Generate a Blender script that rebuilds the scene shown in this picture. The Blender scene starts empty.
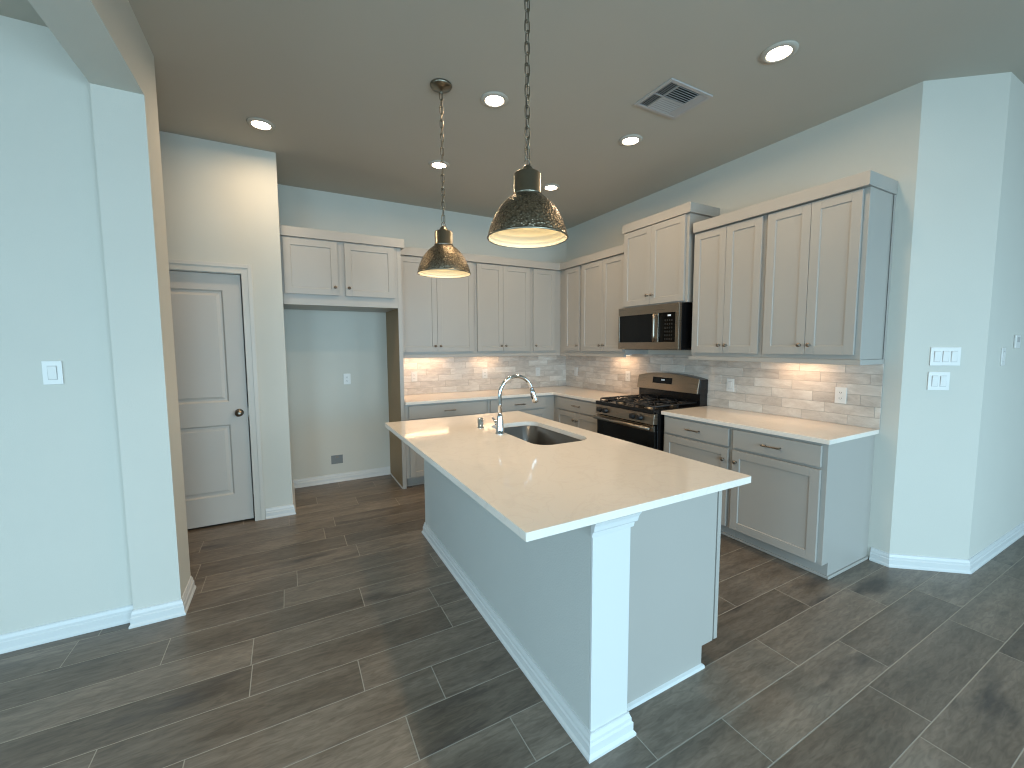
import bpy, bmesh, math, random
from mathutils import Matrix, Vector
random.seed(7)
scene = bpy.context.scene
COL = scene.collection
PI = math.pi

# ------------------------------------------------------------------ camera
H = 3.097
CAM = Vector((-3.496, -4.903, 1.493))
yaw, pitch, roll = [math.radians(a) for a in (28.67, -4.716, -0.225)]
fw = Vector((math.sin(yaw)*math.cos(pitch), math.cos(yaw)*math.cos(pitch), math.sin(pitch)))
rt = Vector((math.cos(yaw), -math.sin(yaw), 0)); up = rt.cross(fw)
R_ = rt*math.cos(roll) + up*math.sin(roll); U_ = -rt*math.sin(roll) + up*math.cos(roll)
cd = bpy.data.cameras.new('camera'); cam = bpy.data.objects.new('camera', cd); COL.objects.link(cam)
cam.matrix_world = Matrix(((R_.x, U_.x, -fw.x, CAM.x), (R_.y, U_.y, -fw.y, CAM.y), (R_.z, U_.z, -fw.z, CAM.z), (0, 0, 0, 1)))
cd.sensor_fit = 'HORIZONTAL'; cd.sensor_width = 36; cd.lens = 418.145/1024*36
cd.shift_x = -3.997/1024; cd.shift_y = -4.311/1024; cd.clip_start = 0.05
scene.camera = cam
# ------------------------------------------------------------------ world, light, exposure
scene.view_settings.view_transform = 'Standard'; scene.view_settings.look = 'None'
scene.view_settings.gamma = 1; scene.view_settings.use_curve_mapping = False
scene.view_settings.exposure = 0.0
scene.cycles.use_denoising = True
scene.cycles.max_bounces = 10; scene.cycles.diffuse_bounces = 6
scene.cycles.sample_clamp_indirect = 6.0
scene.cycles.filter_width = 1.15
w = bpy.data.worlds.new('world'); scene.world = w; w.use_nodes = True
w.node_tree.nodes['Background'].inputs[0].default_value = (0.6, 0.82, 1.0, 1)
w.node_tree.nodes['Background'].inputs[1].default_value = 0.7
DAY = (0.52, 0.80, 1.0)
WARM = (1.0, 0.72, 0.44)
def area(name, loc, rot, sx, sy, power, color, spread=PI, shape='RECTANGLE', parent=None):
    l = bpy.data.lights.new(name, 'AREA'); l.shape = shape; l.size = sx
    if shape in ('RECTANGLE', 'ELLIPSE'): l.size_y = sy
    l.energy = power; l.color = color; l.spread = spread
    o = bpy.data.objects.new(name, l); COL.objects.link(o); o.location = loc; o.rotation_euler = rot
    if parent: o.parent = parent
    return o
# daylight coming in through the windows of the rooms behind the camera
REAR = -9.0
WINS = [(-7.3, -5.5), (-4.6, -2.8), (-2.3, -0.5), (1.2, 3.0)]
for i, (a, b) in enumerate(WINS):
    area('window_daylight', ((a+b)/2, REAR+0.50, 1.40), (math.radians(62), 0, 0), b-a-0.1, 1.9, [118, 130, 130, 62][i], DAY, math.radians(150))
# unseen left-room window lamp, added to put cool light on the island's left face
area('window_daylight', (-8.5+.45, -5.3, 1.40), (math.radians(64), 0, -PI/2), 2.2, 1.8, 95, DAY, math.radians(150))

# ------------------------------------------------------------------ materials
def lin(c):
    return tuple(((v/255)/12.92 if v/255 <= .04045 else ((v/255+.055)/1.055)**2.4) for v in c)+(1,)
def newmat(name):
    m = bpy.data.materials.new(name); m.use_nodes = True
    nt = m.node_tree; return m, nt, nt.nodes['Principled BSDF']
def N(nt, t, **k):
    n = nt.nodes.new(t)
    for a, v in k.items(): setattr(n, a, v)
    return n
def L(nt, a, b): nt.links.new(a, b)
def plain(name, c, rough=.5, metal=0, bump=0, bscale=200, var=0.0, spec=.5, coat=0):
    m, nt, b = newmat(name)
    b.inputs['Base Color'].default_value = lin(c); b.inputs['Roughness'].default_value = rough
    b.inputs['Metallic'].default_value = metal; b.inputs['Specular IOR Level'].default_value = spec
    b.inputs['Coat Weight'].default_value = coat
    tc = N(nt, 'ShaderNodeTexCoord')
    nz = N(nt, 'ShaderNodeTexNoise'); nz.inputs['Scale'].default_value = bscale; nz.inputs['Detail'].default_value = 3
    L(nt, tc.outputs['Object'], nz.inputs['Vector'])
    if bump:
        bp = N(nt, 'ShaderNodeBump'); bp.inputs['Strength'].default_value = bump; bp.inputs['Distance'].default_value = .002
        L(nt, nz.outputs['Fac'], bp.inputs['Height']); L(nt, bp.outputs['Normal'], b.inputs['Normal'])
    n2 = N(nt, 'ShaderNodeTexNoise'); n2.inputs['Scale'].default_value = 3; L(nt, tc.outputs['Object'], n2.inputs['Vector'])
    mx = N(nt, 'ShaderNodeMixRGB'); mx.inputs[1].default_value = lin(c); mx.inputs[2].default_value = lin(tuple(v*(1-var) for v in c))
    L(nt, n2.outputs['Fac'], mx.inputs[0]); L(nt, mx.outputs[0], b.inputs['Base Color'])
    return m
def emit(name, c, s):
    m, nt, b = newmat(name); b.inputs['Base Color'].default_value = (.8, .8, .8, 1)
    b.inputs['Emission Color'].default_value = c; b.inputs['Emission Strength'].default_value = s; return m

M = {}
M['wall'] = plain('wall_paint', (200, 197, 186), .75, bump=.25, bscale=260, var=.02)
M['ceiling'] = plain('ceiling_paint', (184, 178, 165), .85, bump=.2, bscale=200, var=.02)
M['trim'] = plain('white_trim_paint', (206, 206, 203), .38, var=.01)
M['casing'] = plain('casing_paint', (204, 198, 187), .4, var=.01)
M['doorpaint'] = plain('door_paint', (199, 190, 179), .45, bump=.06, bscale=120, var=.02)
M['cab'] = plain('cabinet_paint', (167, 162, 154), .42, var=.02)
M['island'] = plain('island_wall_paint', (190, 190, 184), .7, bump=.5, bscale=150, var=.02)
M['rawpanel'] = plain('brown_panel', (162, 138, 104), .6, var=.12)  # browner than the cabinet paint, with soft tone variation
M['nickel'] = plain('brushed_nickel', (140, 130, 118), .32, 1)
M['chrome'] = plain('chrome', (225, 228, 230), .06, 1)
M['black'] = plain('black_enamel', (14, 14, 15), .22)
M['knobblack'] = plain('matte_black', (16, 16, 17), .5)
M['iron'] = plain('cast_iron', (20, 20, 21), .55, bump=.2)
M['glass'] = plain('black_glass', (9, 10, 10), .1, spec=.25)
M['plate'] = plain('white_plastic', (216, 213, 207), .35)
M['slot'] = plain('dark_slot', (40, 38, 36), .6)
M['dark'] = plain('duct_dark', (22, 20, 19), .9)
M['ventpaint'] = plain('vent_paint', (176, 172, 168), .5)
M['bulb'] = emit('lamp_lens', (1, .86, .66, 1), 30)
M['pbulb'] = emit('pendant_bulb', (1, .84, .58, 1), 7.5)
M['led'] = emit('undercabinet_lens', (1, .78, .52, 1), 3)
M['digits'] = emit('clock_digits', (.75, .9, 1, 1), .35)
M['shade_in'] = plain('cream_enamel', (235, 222, 192), .5)
def mk_steel():
    m, nt, b = newmat('stainless_steel'); b.inputs['Base Color'].default_value = lin((150, 140, 127)); b.inputs['Metallic'].default_value = 1
    tc = N(nt, 'ShaderNodeTexCoord'); mp = N(nt, 'ShaderNodeMapping'); mp.inputs['Scale'].default_value = (4, 4, 420)
    nz = N(nt, 'ShaderNodeTexNoise'); nz.inputs['Scale'].default_value = 1
    L(nt, tc.outputs['Object'], mp.inputs[0]); L(nt, mp.outputs[0], nz.inputs['Vector'])
    mr = N(nt, 'ShaderNodeMapRange'); mr.inputs[3].default_value = .22; mr.inputs[4].default_value = .38
    L(nt, nz.outputs['Fac'], mr.inputs[0]); L(nt, mr.outputs[0], b.inputs['Roughness']); return m
M['steel'] = mk_steel()
def mk_hammer():
    m, nt, b = newmat('hammered_bronze'); b.inputs['Metallic'].default_value = 1
    b.inputs['Base Color'].default_value = lin((128, 112, 90)); b.inputs['Roughness'].default_value = .36
    tc = N(nt, 'ShaderNodeTexCoord'); v = N(nt, 'ShaderNodeTexVoronoi'); v.feature = 'SMOOTH_F1'; v.inputs['Scale'].default_value = 120
    L(nt, tc.outputs['Object'], v.inputs['Vector'])
    bp = N(nt, 'ShaderNodeBump'); bp.inputs['Strength'].default_value = .9; bp.inputs['Distance'].default_value = .004
    L(nt, v.outputs['Distance'], bp.inputs['Height']); L(nt, bp.outputs['Normal'], b.inputs['Normal'])
    cr = N(nt, 'ShaderNodeValToRGB'); cr.color_ramp.elements[0].color = lin((148, 136, 116)); cr.color_ramp.elements[1].color = lin((92, 83, 70))
    cr.color_ramp.elements[0].position = .2; cr.color_ramp.elements[1].position = .75
    L(nt, v.outputs['Distance'], cr.inputs[0]); L(nt, cr.outputs[0], b.inputs['Base Color']); return m
M['hammer'] = mk_hammer()
M['bronze'] = plain('brushed_pewter', (132, 126, 112), .3, 1)
def mk_quartz():
    m, nt, b = newmat('white_quartz'); b.inputs['Roughness'].default_value = .09; b.inputs['Specular IOR Level'].default_value = .55
    tc = N(nt, 'ShaderNodeTexCoord')
    n1 = N(nt, 'ShaderNodeTexNoise'); n1.inputs['Scale'].default_value = 5; n1.inputs['Detail'].default_value = 8; n1.inputs['Distortion'].default_value = 1.4
    L(nt, tc.outputs['Object'], n1.inputs['Vector'])
    cr = N(nt, 'ShaderNodeValToRGB'); e = cr.color_ramp.elements
    e[0].position = .47; e[0].color = lin((232, 222, 210)); e[1].position = .53; e[1].color = lin((232, 222, 210))
    k = cr.color_ramp.elements.new(.5); k.color = lin((228, 217, 205))
    L(nt, n1.outputs['Fac'], cr.inputs[0])
    n2 = N(nt, 'ShaderNodeTexNoise'); n2.inputs['Scale'].default_value = 160; L(nt, tc.outputs['Object'], n2.inputs['Vector'])
    mx = N(nt, 'ShaderNodeMixRGB'); mx.blend_type = 'MULTIPLY'; mx.inputs[0].default_value = .06
    L(nt, cr.outputs[0], mx.inputs[1]); L(nt, n2.outputs['Color'], mx.inputs[2]); L(nt, mx.outputs[0], b.inputs['Base Color']); return m
M['quartz'] = mk_quartz()
def mk_plank(name, cols, scale, rough, knots, along, bump=.15, nfac=.75, rp=(.28, .72)):
    """per-piece random value comes from the 'rnd' colour attribute of the mesh"""
    m, nt, b = newmat(name)
    at = N(nt, 'ShaderNodeAttribute'); at.attribute_name = 'rnd'
    tc = N(nt, 'ShaderNodeTexCoord'); ad = N(nt, 'ShaderNodeVectorMath'); ad.operation = 'MULTIPLY_ADD'
    ad.inputs[1].default_value = (9, 9, 9)
    L(nt, at.outputs['Color'], ad.inputs[0]); L(nt, tc.outputs['Object'], ad.inputs[2])
    mp = N(nt, 'ShaderNodeMapping'); mp.inputs['Scale'].default_value = scale; L(nt, ad.outputs[0], mp.inputs[0])
    n1 = N(nt, 'ShaderNodeTexNoise'); n1.inputs['Scale'].default_value = 1; n1.inputs['Detail'].default_value = 10; n1.inputs['Roughness'].default_value = .70; n1.inputs['Distortion'].default_value = .6
    L(nt, mp.outputs[0], n1.inputs['Vector'])
    sp = N(nt, 'ShaderNodeSeparateColor'); L(nt, at.outputs['Color'], sp.inputs[0])
    mth = N(nt, 'ShaderNodeMath'); mth.operation = 'MULTIPLY'; mth.inputs[1].default_value = nfac; L(nt, n1.outputs['Fac'], mth.inputs[0])
    m2 = N(nt, 'ShaderNodeMath'); m2.operation = 'MULTIPLY_ADD'; m2.inputs[1].default_value = 1-nfac; L(nt, sp.outputs[0], m2.inputs[0]); L(nt, mth.outputs[0], m2.inputs[2])
    cr = N(nt, 'ShaderNodeValToRGB'); e = cr.color_ramp.elements
    e[0].position = rp[0]; e[0].color = lin(cols[0]); e[1].position = rp[1]; e[1].color = lin(cols[2]); k = e.new(.5); k.color = lin(cols[1])
    L(nt, m2.outputs[0], cr.inputs[0]); out = cr.outputs[0]
    if knots:
        mp2 = N(nt, 'ShaderNodeMapping'); mp2.inputs['Scale'].default_value = (1.9, 7.5, 5); L(nt, ad.outputs[0], mp2.inputs[0])
        n3 = N(nt, 'ShaderNodeTexNoise'); n3.inputs['Scale'].default_value = 1; n3.inputs['Detail'].default_value = 3; L(nt, mp2.outputs[0], n3.inputs['Vector'])
        mr = N(nt, 'ShaderNodeMapRange'); mr.inputs[1].default_value = .60; mr.inputs[2].default_value = .76; L(nt, n3.outputs['Fac'], mr.inputs[0])
        mx = N(nt, 'ShaderNodeMixRGB'); mx.inputs[2].default_value = lin(knots); L(nt, mr.outputs[0], mx.inputs[0]); L(nt, out, mx.inputs[1]); out = mx.outputs[0]
    if knots:   # fine scratchy grain
        mp3 = N(nt, 'ShaderNodeMapping'); mp3.inputs['Scale'].default_value = (14, 60, 10); L(nt, ad.outputs[0], mp3.inputs[0])
        n4 = N(nt, 'ShaderNodeTexNoise'); n4.inputs['Scale'].default_value = 1; n4.inputs['Detail'].default_value = 4; n4.inputs['Distortion'].default_value = 1; L(nt, mp3.outputs[0], n4.inputs['Vector'])
        r2 = N(nt, 'ShaderNodeValToRGB'); r2.color_ramp.elements[0].position = .33; r2.color_ramp.elements[0].color = (.72, .71, .70, 1); r2.color_ramp.elements[1].position = .62; r2.color_ramp.elements[1].color = (1.06, 1.06, 1.06, 1)
        L(nt, n4.outputs['Fac'], r2.inputs[0]); m4 = N(nt, 'ShaderNodeMixRGB'); m4.blend_type = 'MULTIPLY'; m4.inputs[0].default_value = 1
        L(nt, out, m4.inputs[1]); L(nt, r2.outputs[0], m4.inputs[2]); out = m4.outputs[0]
    L(nt, out, b.inputs['Base Color'])
    b.inputs['Roughness'].default_value = rough
    bp = N(nt, 'ShaderNodeBump'); bp.inputs['Strength'].default_value = bump; bp.inputs['Distance'].default_value = .001
    L(nt, n1.outputs['Fac'], bp.inputs['Height']); L(nt, bp.outputs['Normal'], b.inputs['Normal'])
    return m
M['plank'] = mk_plank('wood_look_tile', ((84, 74, 63), (112, 101, 89), (140, 128, 114)), (1.5, 9, 4), .36, (70, 63, 58), 'x', .12, .82, (.28, .74))
M['grout'] = plain('grout', (158, 151, 139), .9)
M['tile'] = mk_plank('whitewashed_tile', ((164, 151, 139), (201, 190, 178), (226, 219, 208)), (6, 6, 19), .3, None, 'x', .4, .78, (.25, .75))
M['tgrout'] = plain('tile_grout', (162, 153, 143), .9)

# ------------------------------------------------------------------ mesh builder
class MB:
    def __init__(s, T=None): s.v = []; s.f = []; s.T = T or Matrix.Identity(4); s.sm = []
    def add(s, vs, fs, T=None, smooth=False):
        n = len(s.v); X = s.T @ T if T is not None else s.T
        s.v += [X @ Vector(p) for p in vs]; s.f += [tuple(i+n for i in f) for f in fs]; s.sm += [smooth]*len(fs); return s
    def box(s, x0, x1, y0, y1, z0, z1, T=None):
        x0, x1 = sorted((x0, x1)); y0, y1 = sorted((y0, y1)); z0, z1 = sorted((z0, z1))
        return s.add([(x0,y0,z0),(x1,y0,z0),(x1,y1,z0),(x0,y1,z0),(x0,y0,z1),(x1,y0,z1),(x1,y1,z1),(x0,y1,z1)],
              [(0,3,2,1),(4,5,6,7),(0,1,5,4),(1,2,6,5),(2,3,7,6),(3,0,4,7)], T)
    def prism(s, poly, z0, z1, T=None):
        a = sum(poly[i][0]*poly[(i+1)%len(poly)][1]-poly[(i+1)%len(poly)][0]*poly[i][1] for i in range(len(poly)))
        if a < 0: poly = poly[::-1]
        n = len(poly)
        vs = [(x,y,z0) for x,y in poly]+[(x,y,z1) for x,y in poly]
        return s.add(vs, [tuple(range(n))[::-1], tuple(range(n,2*n))]+[(i,(i+1)%n,n+(i+1)%n,n+i) for i in range(n)], T)
    def lathe(s, prof, seg=32, T=None, closed=True, smooth=True):
        vs = []; fs = []; n = len(prof)
        for k in range(seg):
            a = 2*PI*k/seg; vs += [(r*math.cos(a), r*math.sin(a), z) for r, z in prof]
        for k in range(seg):
            k2 = (k+1) % seg
            for i in range(n-1): fs.append((k*n+i, k2*n+i, k2*n+i+1, k*n+i+1))
        if closed:
            if prof[0][0] > 1e-6: fs.append(tuple(k*n for k in range(seg))[::-1])
            if prof[-1][0] > 1e-6: fs.append(tuple(k*n+n-1 for k in range(seg)))
        return s.add(vs, fs, T, smooth)
    def tube(s, pts, r, seg=12, cyc=False, T=None, radii=None):
        P = [Vector(p) for p in pts]; n = len(P); vs = []; fs = []; prev = None
        for i in range(n):
            t = (P[(i+1) % n]-P[i-1]) if cyc else (P[min(i+1,n-1)]-P[max(i-1,0)]); t.normalize()
            if prev is None: a = t.orthogonal().normalized()
            else: a = (prev - t*prev.dot(t)).normalized()
            prev = a; b = t.cross(a); rr = radii[i] if radii else r
            vs += [P[i]+a*rr*math.cos(2*PI*k/seg)+b*rr*math.sin(2*PI*k/seg) for k in range(seg)]
        for i in range(n if cyc else n-1):
            j = (i+1) % n
            for k in range(seg): fs.append((i*seg+k, i*seg+(k+1)%seg, j*seg+(k+1)%seg, j*seg+k))
        if not cyc: fs += [tuple(range(seg))[::-1], tuple((n-1)*seg+k for k in range(seg))]
        return s.add(vs, fs, T, True)
    def sweep(s, path, prof, z=0, closed_path=False):
        """profile (offset, height) along a plan path; room side lies to the LEFT of travel"""
        P = [Vector((x, y)) for x, y in path]; n = len(P); rings = []
        for i in range(n):
            d1 = (P[i]-P[i-1]).normalized() if i > 0 else (P[1]-P[0]).normalized()
            d2 = (P[i+1]-P[i]).normalized() if i < n-1 else d1
            n1 = Vector((-d1.y, d1.x)); n2 = Vector((-d2.y, d2.x)); m = (n1+n2); m = m/max(m.dot(n1), .2)
            rings.append([(P[i].x+m.x*o, P[i].y+m.y*o, z+h) for o, h in prof])
        k = len(prof); vs = [v for r in rings for v in r]; fs = []
        for i in range(n-1):
            for j in range(k): fs.append((i*k+j, (i+1)*k+j, (i+1)*k+(j+1)%k, i*k+(j+1)%k))
        fs += [tuple(range(k)), tuple((n-1)*k+j for j in range(k))[::-1]]
        return s.add(vs, fs)
    def build(s, name, mat, parent=None, bevel=0, loc=None):
        o0 = Vector((0,0,0))
        if parent is not None:
            p = parent
            while p is not None: o0 = o0 + p.location; p = p.parent
        me = bpy.data.meshes.new(name)
        own = Vector(loc) if loc is not None else o0
        me.from_pydata([v-own for v in s.v], [], s.f); me.update()
        bm = bmesh.new(); bm.from_mesh(me); bmesh.ops.recalc_face_normals(bm, faces=bm.faces); bm.to_mesh(me); bm.free()
        for p, q in zip(me.polygons, s.sm): p.use_smooth = q
        me.materials.append(M[mat] if isinstance(mat, str) else mat)
        o = bpy.data.objects.new(name, me); COL.objects.link(o)
        if parent is not None: o.parent = parent; o.location = own-o0
        else: o.location = own if loc is not None else (0,0,0)
        if bevel:
            b = o.modifiers.new('bevel', 'BEVEL'); b.width = bevel; b.segments = 2; b.limit_method = 'ANGLE'; b.angle_limit = math.radians(50)
        return o
def TR(x, y, z=0, deg=0): return Matrix.Translation((x, y, z)) @ Matrix.Rotation(math.radians(deg), 4, 'Z')
def thing(name, label, cat, loc, group=None):
    o = bpy.data.objects.new(name, None); COL.objects.link(o); o.location = loc; o.empty_display_size = .05
    o['label'] = label; o['category'] = cat
    if group: o['group'] = group
    return o
def tag(o, label, cat, group=None):
    o['label'] = label; o['category'] = cat
    if group: o['group'] = group
    return o
def struct(o): o['kind'] = 'structure'; return o

# ------------------------------------------------------------------ the room
BX0, BX1 = -8.5, 5.0
def pieces(rects, z_top, z_bot, rnd_name, T, axes, name, mat, matg, base, thick):
    """a tiled surface: one mesh, every tile its own raised slab with a random value, grout plane behind"""
    me = bpy.data.meshes.new(name); vs = []; fs = []; cols = []; mi = []
    def slab(a0, a1, b0, b1, h0, h1, c, m, bev):
        n = len(vs)
        for (a, b, h) in ((a0,b0,h0),(a1,b0,h0),(a1,b1,h0),(a0,b1,h0),(a0+bev,b0+bev,h1),(a1-bev,b0+bev,h1),(a1-bev,b1-bev,h1),(a0+bev,b1-bev,h1)):
            vs.append(T @ Vector(axes(a, b, h)))
        for f in ((4,5,6,7),(0,1,5,4),(1,2,6,5),(2,3,7,6),(3,0,4,7)) if m == 0 else ((4,5,6,7),(0,1,5,4),(1,2,6,5),(2,3,7,6),(3,0,4,7),(0,3,2,1)):
            fs.append(tuple(n+i for i in f)); cols.append(c); mi.append(m)
    slab(*base, z_bot-thick, z_bot, (0,0,0), 1, 0)
    for r in rects: slab(*r, z_bot, z_top, (random.random(), random.random(), random.random()), 0, min(.0012, abs(z_top-z_bot)))
    me.from_pydata(vs, [], fs); me.materials.append(M[mat]); me.materials.append(M[matg])
    for p, m in zip(me.polygons, mi): p.material_index = m
    ca = me.color_attributes.new('rnd', 'FLOAT_COLOR', 'CORNER')
    for p, c in zip(me.polygons, cols):
        for li in p.loop_indices: ca.data[li].color = (*c, 1)
    me.update(); bm = bmesh.new(); bm.from_mesh(me); bmesh.ops.recalc_face_normals(bm, faces=bm.faces); bm.to_mesh(me); bm.free()
    o = bpy.data.objects.new(name, me); COL.objects.link(o); return o
# floor: rows 0.2075 deep running along x, boards 0.917 long
known = {-5: -3.293, -4: -3.16, -2: -3.50, -1: -3.573, 0: -3.165, 1: -2.79, 2: -3.70, 3: -3.262, 4: -2.967, 6: -0.937, 7: -1.467, 8: -1.113, 9: -1.32}
G = .0019; PL = .917; rows = []
for i in range(-11, 33):
    y1 = -2.267 - i*.2075; y0 = y1-.2075
    x = known.get(i, -3 + (i*0.37 % 1)*PL)
    x -= math.ceil((x-BX0)/PL)*PL
    while x < BX1:
        a, b = max(x, BX0), min(x+PL, BX1)
        if b-a > .02: rows.append((a+G, b-G, max(y0, REAR)+G, min(y1, 0)-G))
        x += PL
rows = [r for r in rows if r[3]-r[2] > .01]
struct(pieces(rows, 0, -.0006, 'rnd', Matrix.Identity(4), lambda a, b, h: (a, b, h), 'floor', 'plank', 'grout', (BX0, BX1, REAR, 0.0), .06))
struct(MB().box(BX0, BX1, REAR, 0, H, H+.1).build('ceiling', 'ceiling'))
struct(MB().box(BX0, -4.285, REAR, -1.985, 3.005, H-.001).build('ceiling', 'ceiling'))
struct(MB().box(-3.505, 0.12, 0, .12, 0, H).build('wall_back', 'wall'))
struct(MB().box(0, .12, -3.68, 0, 0, H).prism([(0,-3.68),(0,-3.732),(.12,-3.66),(.12,-3.60)], 0, H).build('wall_right', 'wall'))
A45, B45 = (0, -3.732), (.346, -4.017)
struct(MB().prism([A45, B45, (.42, -3.93), (.10, -3.66)], 0, H).build('wall_angled', 'wall'))
struct(MB().box(.346, BX1, -4.017, -3.90, 0, H).build('wall_hall', 'wall'))
# pantry block with its door opening
DX0, DX1, DZ = -4.574, -3.797, 2.083
struct(MB().box(DX1, -3.505, -.768, -.65, 0, H).box(BX0, DX0, -.768, -.65, 0, H).box(DX0, DX1, -.768, -.65, DZ, H).box(-3.62, -3.505, -.65, 0, 0, H).box(BX0,-3.62,0,.12,0,H).build('wall_pantry', 'wall'))
struct(MB().box(BX0, -4.274, -1.985, -1.83, 0, H).build('wall_left', 'wall'))
struct(MB().box(-4.274, -4.072, -2.052, -1.785, 0, H).box(-4.274, -4.072, -7.6, -2.052, 2.761, H).box(-4.274, -4.072, -7.9, -7.6, 0, H).build('wall_opening', 'wall'))
struct(MB().box(BX0-.12, BX0, REAR, -6.4, 0, H).box(BX0-.12, BX0, -4.2, 0, 0, H).box(BX0-.12, BX0, -6.4, -4.2, 0, .45).box(BX0-.12, BX0, -6.4, -4.2, 2.45, H).build('wall_left_end', 'wall'))
struct(MB().box(BX0-.09, BX0-.04, -6.4, -6.35, .45, 2.45).box(BX0-.09, BX0-.04, -4.25, -4.2, .45, 2.45).box(BX0-.09, BX0-.04, -6.35, -4.25, .45, .5).box(BX0-.09, BX0-.04, -6.35, -4.25, 2.4, 2.45).build('window_5', 'trim'))  # frame of the added left-room window, out of view
struct(MB().box(BX1, BX1+.12, REAR, -3.9, 0, H).build('wall_right_end', 'wall'))
rw = MB(); xs = [BX0] + [v for p in WINS for v in p] + [BX1]
for i in range(0, len(xs), 2): rw.box(xs[i], xs[i+1], REAR-.12, REAR, 0, H)
for a, b in WINS: rw.box(a, b, REAR-.12, REAR, 0, .45); rw.box(a, b, REAR-.12, REAR, 2.45, H)
struct(rw.build('wall_rear', 'wall'))
for i, (a, b) in enumerate(WINS):
    f = MB(); y0, y1 = REAR-.09, REAR-.04
    f.box(a, a+.05, y0, y1, .45, 2.45).box(b-.05, b, y0, y1, .45, 2.45).box(a+.05, b-.05, y0, y1, .45, .5).box(a+.05, b-.05, y0, y1, 2.4, 2.45).box(a+.05, b-.05, y0, y1, 1.43, 1.47)
    struct(f.build('window_%d' % (i+1), 'trim'))
BP = [(0,0),(.020,0),(.020,.010),(.0135,.020),(.0135,.050),(.0095,.056),(.0095,.068),(.0045,.082),(.0045,.088),(0,.090)]
def base(name, path): return struct(MB().sweep(path, BP).build(name, 'trim'))
def bb(name, pts):  # pts given with the room on the right -> reverse
    return base(name, pts[::-1])
bb('baseboard_right', [(0, -3.632), A45, B45, (BX1, -4.017)])
bb('baseboard_back', [(-3.505, 0), (-2.496, 0)])
bb('baseboard_pantry', [(-3.715, -.768), (-3.505, -.768), (-3.505, -.0)])
bb('baseboard_left', [(BX0, -1.985), (-4.274, -1.985), (-4.274, -2.052), (-4.072, -2.052), (-4.072, -1.785), (-4.274, -1.785)])

# pantry door
def panel_door(x0, x1, z0, z1, yf, th, panels):
    """slab with moulded recessed panels on the front"""
    m = MB(); xs = sorted({x0, x1} | {p[0] for p in panels} | {p[1] for p in panels}); zs = sorted({z0, z1} | {p[2] for p in panels} | {p[3] for p in panels})
    m.box(x0, x1, yf+.014, yf+th, z0, z1)
    for i in range(len(xs)-1):
        for j in range(len(zs)-1):
            cx, cz = (xs[i]+xs[i+1])/2, (zs[j]+zs[j+1])/2
            if any(p[0] < cx < p[1] and p[2] < cz < p[3] for p in panels): continue
            m.box(xs[i], xs[i+1], yf, yf+.014, zs[j], zs[j+1])
    for (a, b, c, e) in panels:   # sloped sticking then raised field
        st = [(0, 0), (.012, .012), (.026, .012), (.045, .004)]
        rings = [[(a+o, yf+dd, c+o), (b-o, yf+dd, c+o), (b-o, yf+dd, e-o), (a+o, yf+dd, e-o)] for o, dd in st]
        vs = [v for r in rings for v in r]; fs = []
        for k in range(len(st)-1):
            for q in range(4): fs.append((k*4+q, k*4+(q+1)%4, k*4+4+(q+1)%4, k*4+4+q))
        fs.append(tuple((len(st)-1)*4+q for q in range(4)))
        m.add(vs, fs)
    return m
yd = -.745
dr = struct(panel_door(-4.566, -3.806, .016, 2.076, yd, .035, [(-4.438, -3.932, 1.036, 1.946), (-4.438, -3.932, .25, .845)]).build('door_1', 'doorpaint', loc=(-4.185, -.745, 0)))
ks = MB(TR(-3.866, yd, .939) @ Matrix.Rotation(PI/2, 4, 'X'))
ks.lathe([(0, 0), (.032, 0), (.032, .006), (.014, .012), (.012, .03), (.022, .036), (.028, .048), (.026, .062), (.014, .070), (0, .071)], 28)
ks.build('door_knob', 'nickel', dr)
cs = MB()
def casing_leg(x0, x1, z0, z1): cs.box(x0, x1, -.781, -.768, z0, z1)
cw = .072
cs.box(DX1+.002, DX1+.002+cw, -.786, -.768, 0, DZ+cw); cs.box(DX0-.002-cw, DX0-.002, -.786, -.768, 0, DZ+cw); cs.box(DX0-.002, DX1+.002, -.786, -.768, DZ, DZ+cw)
cs.box(DX1+.002+cw*.62, DX1+.006+cw, -.792, -.786, 0, DZ+cw+.004); cs.box(DX0-.006-cw, DX0-.002-cw*.62, -.792, -.786, 0, DZ+cw+.004); cs.box(DX0-.002-cw*.62, DX1+.002+cw*.62, -.792, -.786, DZ+cw*.62, DZ+cw+.004)
cs.box(DX1-.0005, DX1+.002, -.768, -.65, 0, DZ); cs.box(DX0-.002, DX0+.004, -.768, -.65, 0, DZ); cs.box(DX0, DX1, -.768, -.65, DZ-.004, DZ+.002)
struct(cs.build('trim_1', 'casing', bevel=.003))
hg = MB().box(-3.8035, -3.7985, -.752, -.742, .90, .98)
struct(hg.build('trim_2', 'nickel'))

# ------------------------------------------------------------------ cabinets
def shaker(m, x0, x1, z0, z1, yf, st=.057, th=.02, rec=.0075):
    m.box(x0+st, x1-st, yf-th+rec, yf, z0+st, z1-st)
    m.box(x0, x0+st, yf-th, yf, z0, z1); m.box(x1-st, x1, yf-th, yf, z0, z1)
    m.box(x0+st, x1-st, yf-th, yf, z0, z0+st); m.box(x0+st, x1-st, yf-th, yf, z1-st, z1)
    o = .0025; a, b, c, e = x0+st, x1-st, z0+st, z1-st
    rings = [[(a, yf-th+.0015, c), (b, yf-th+.0015, c), (b, yf-th+.0015, e), (a, yf-th+.0015, e)], [(a+o, yf-th+rec, c+o), (b-o, yf-th+rec, c+o), (b-o, yf-th+rec, e-o), (a+o, yf-th+rec, e-o)]]
    m.add(rings[0]+rings[1], [(q, (q+1) % 4, 4+(q+1) % 4, 4+q) for q in range(4)])
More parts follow.
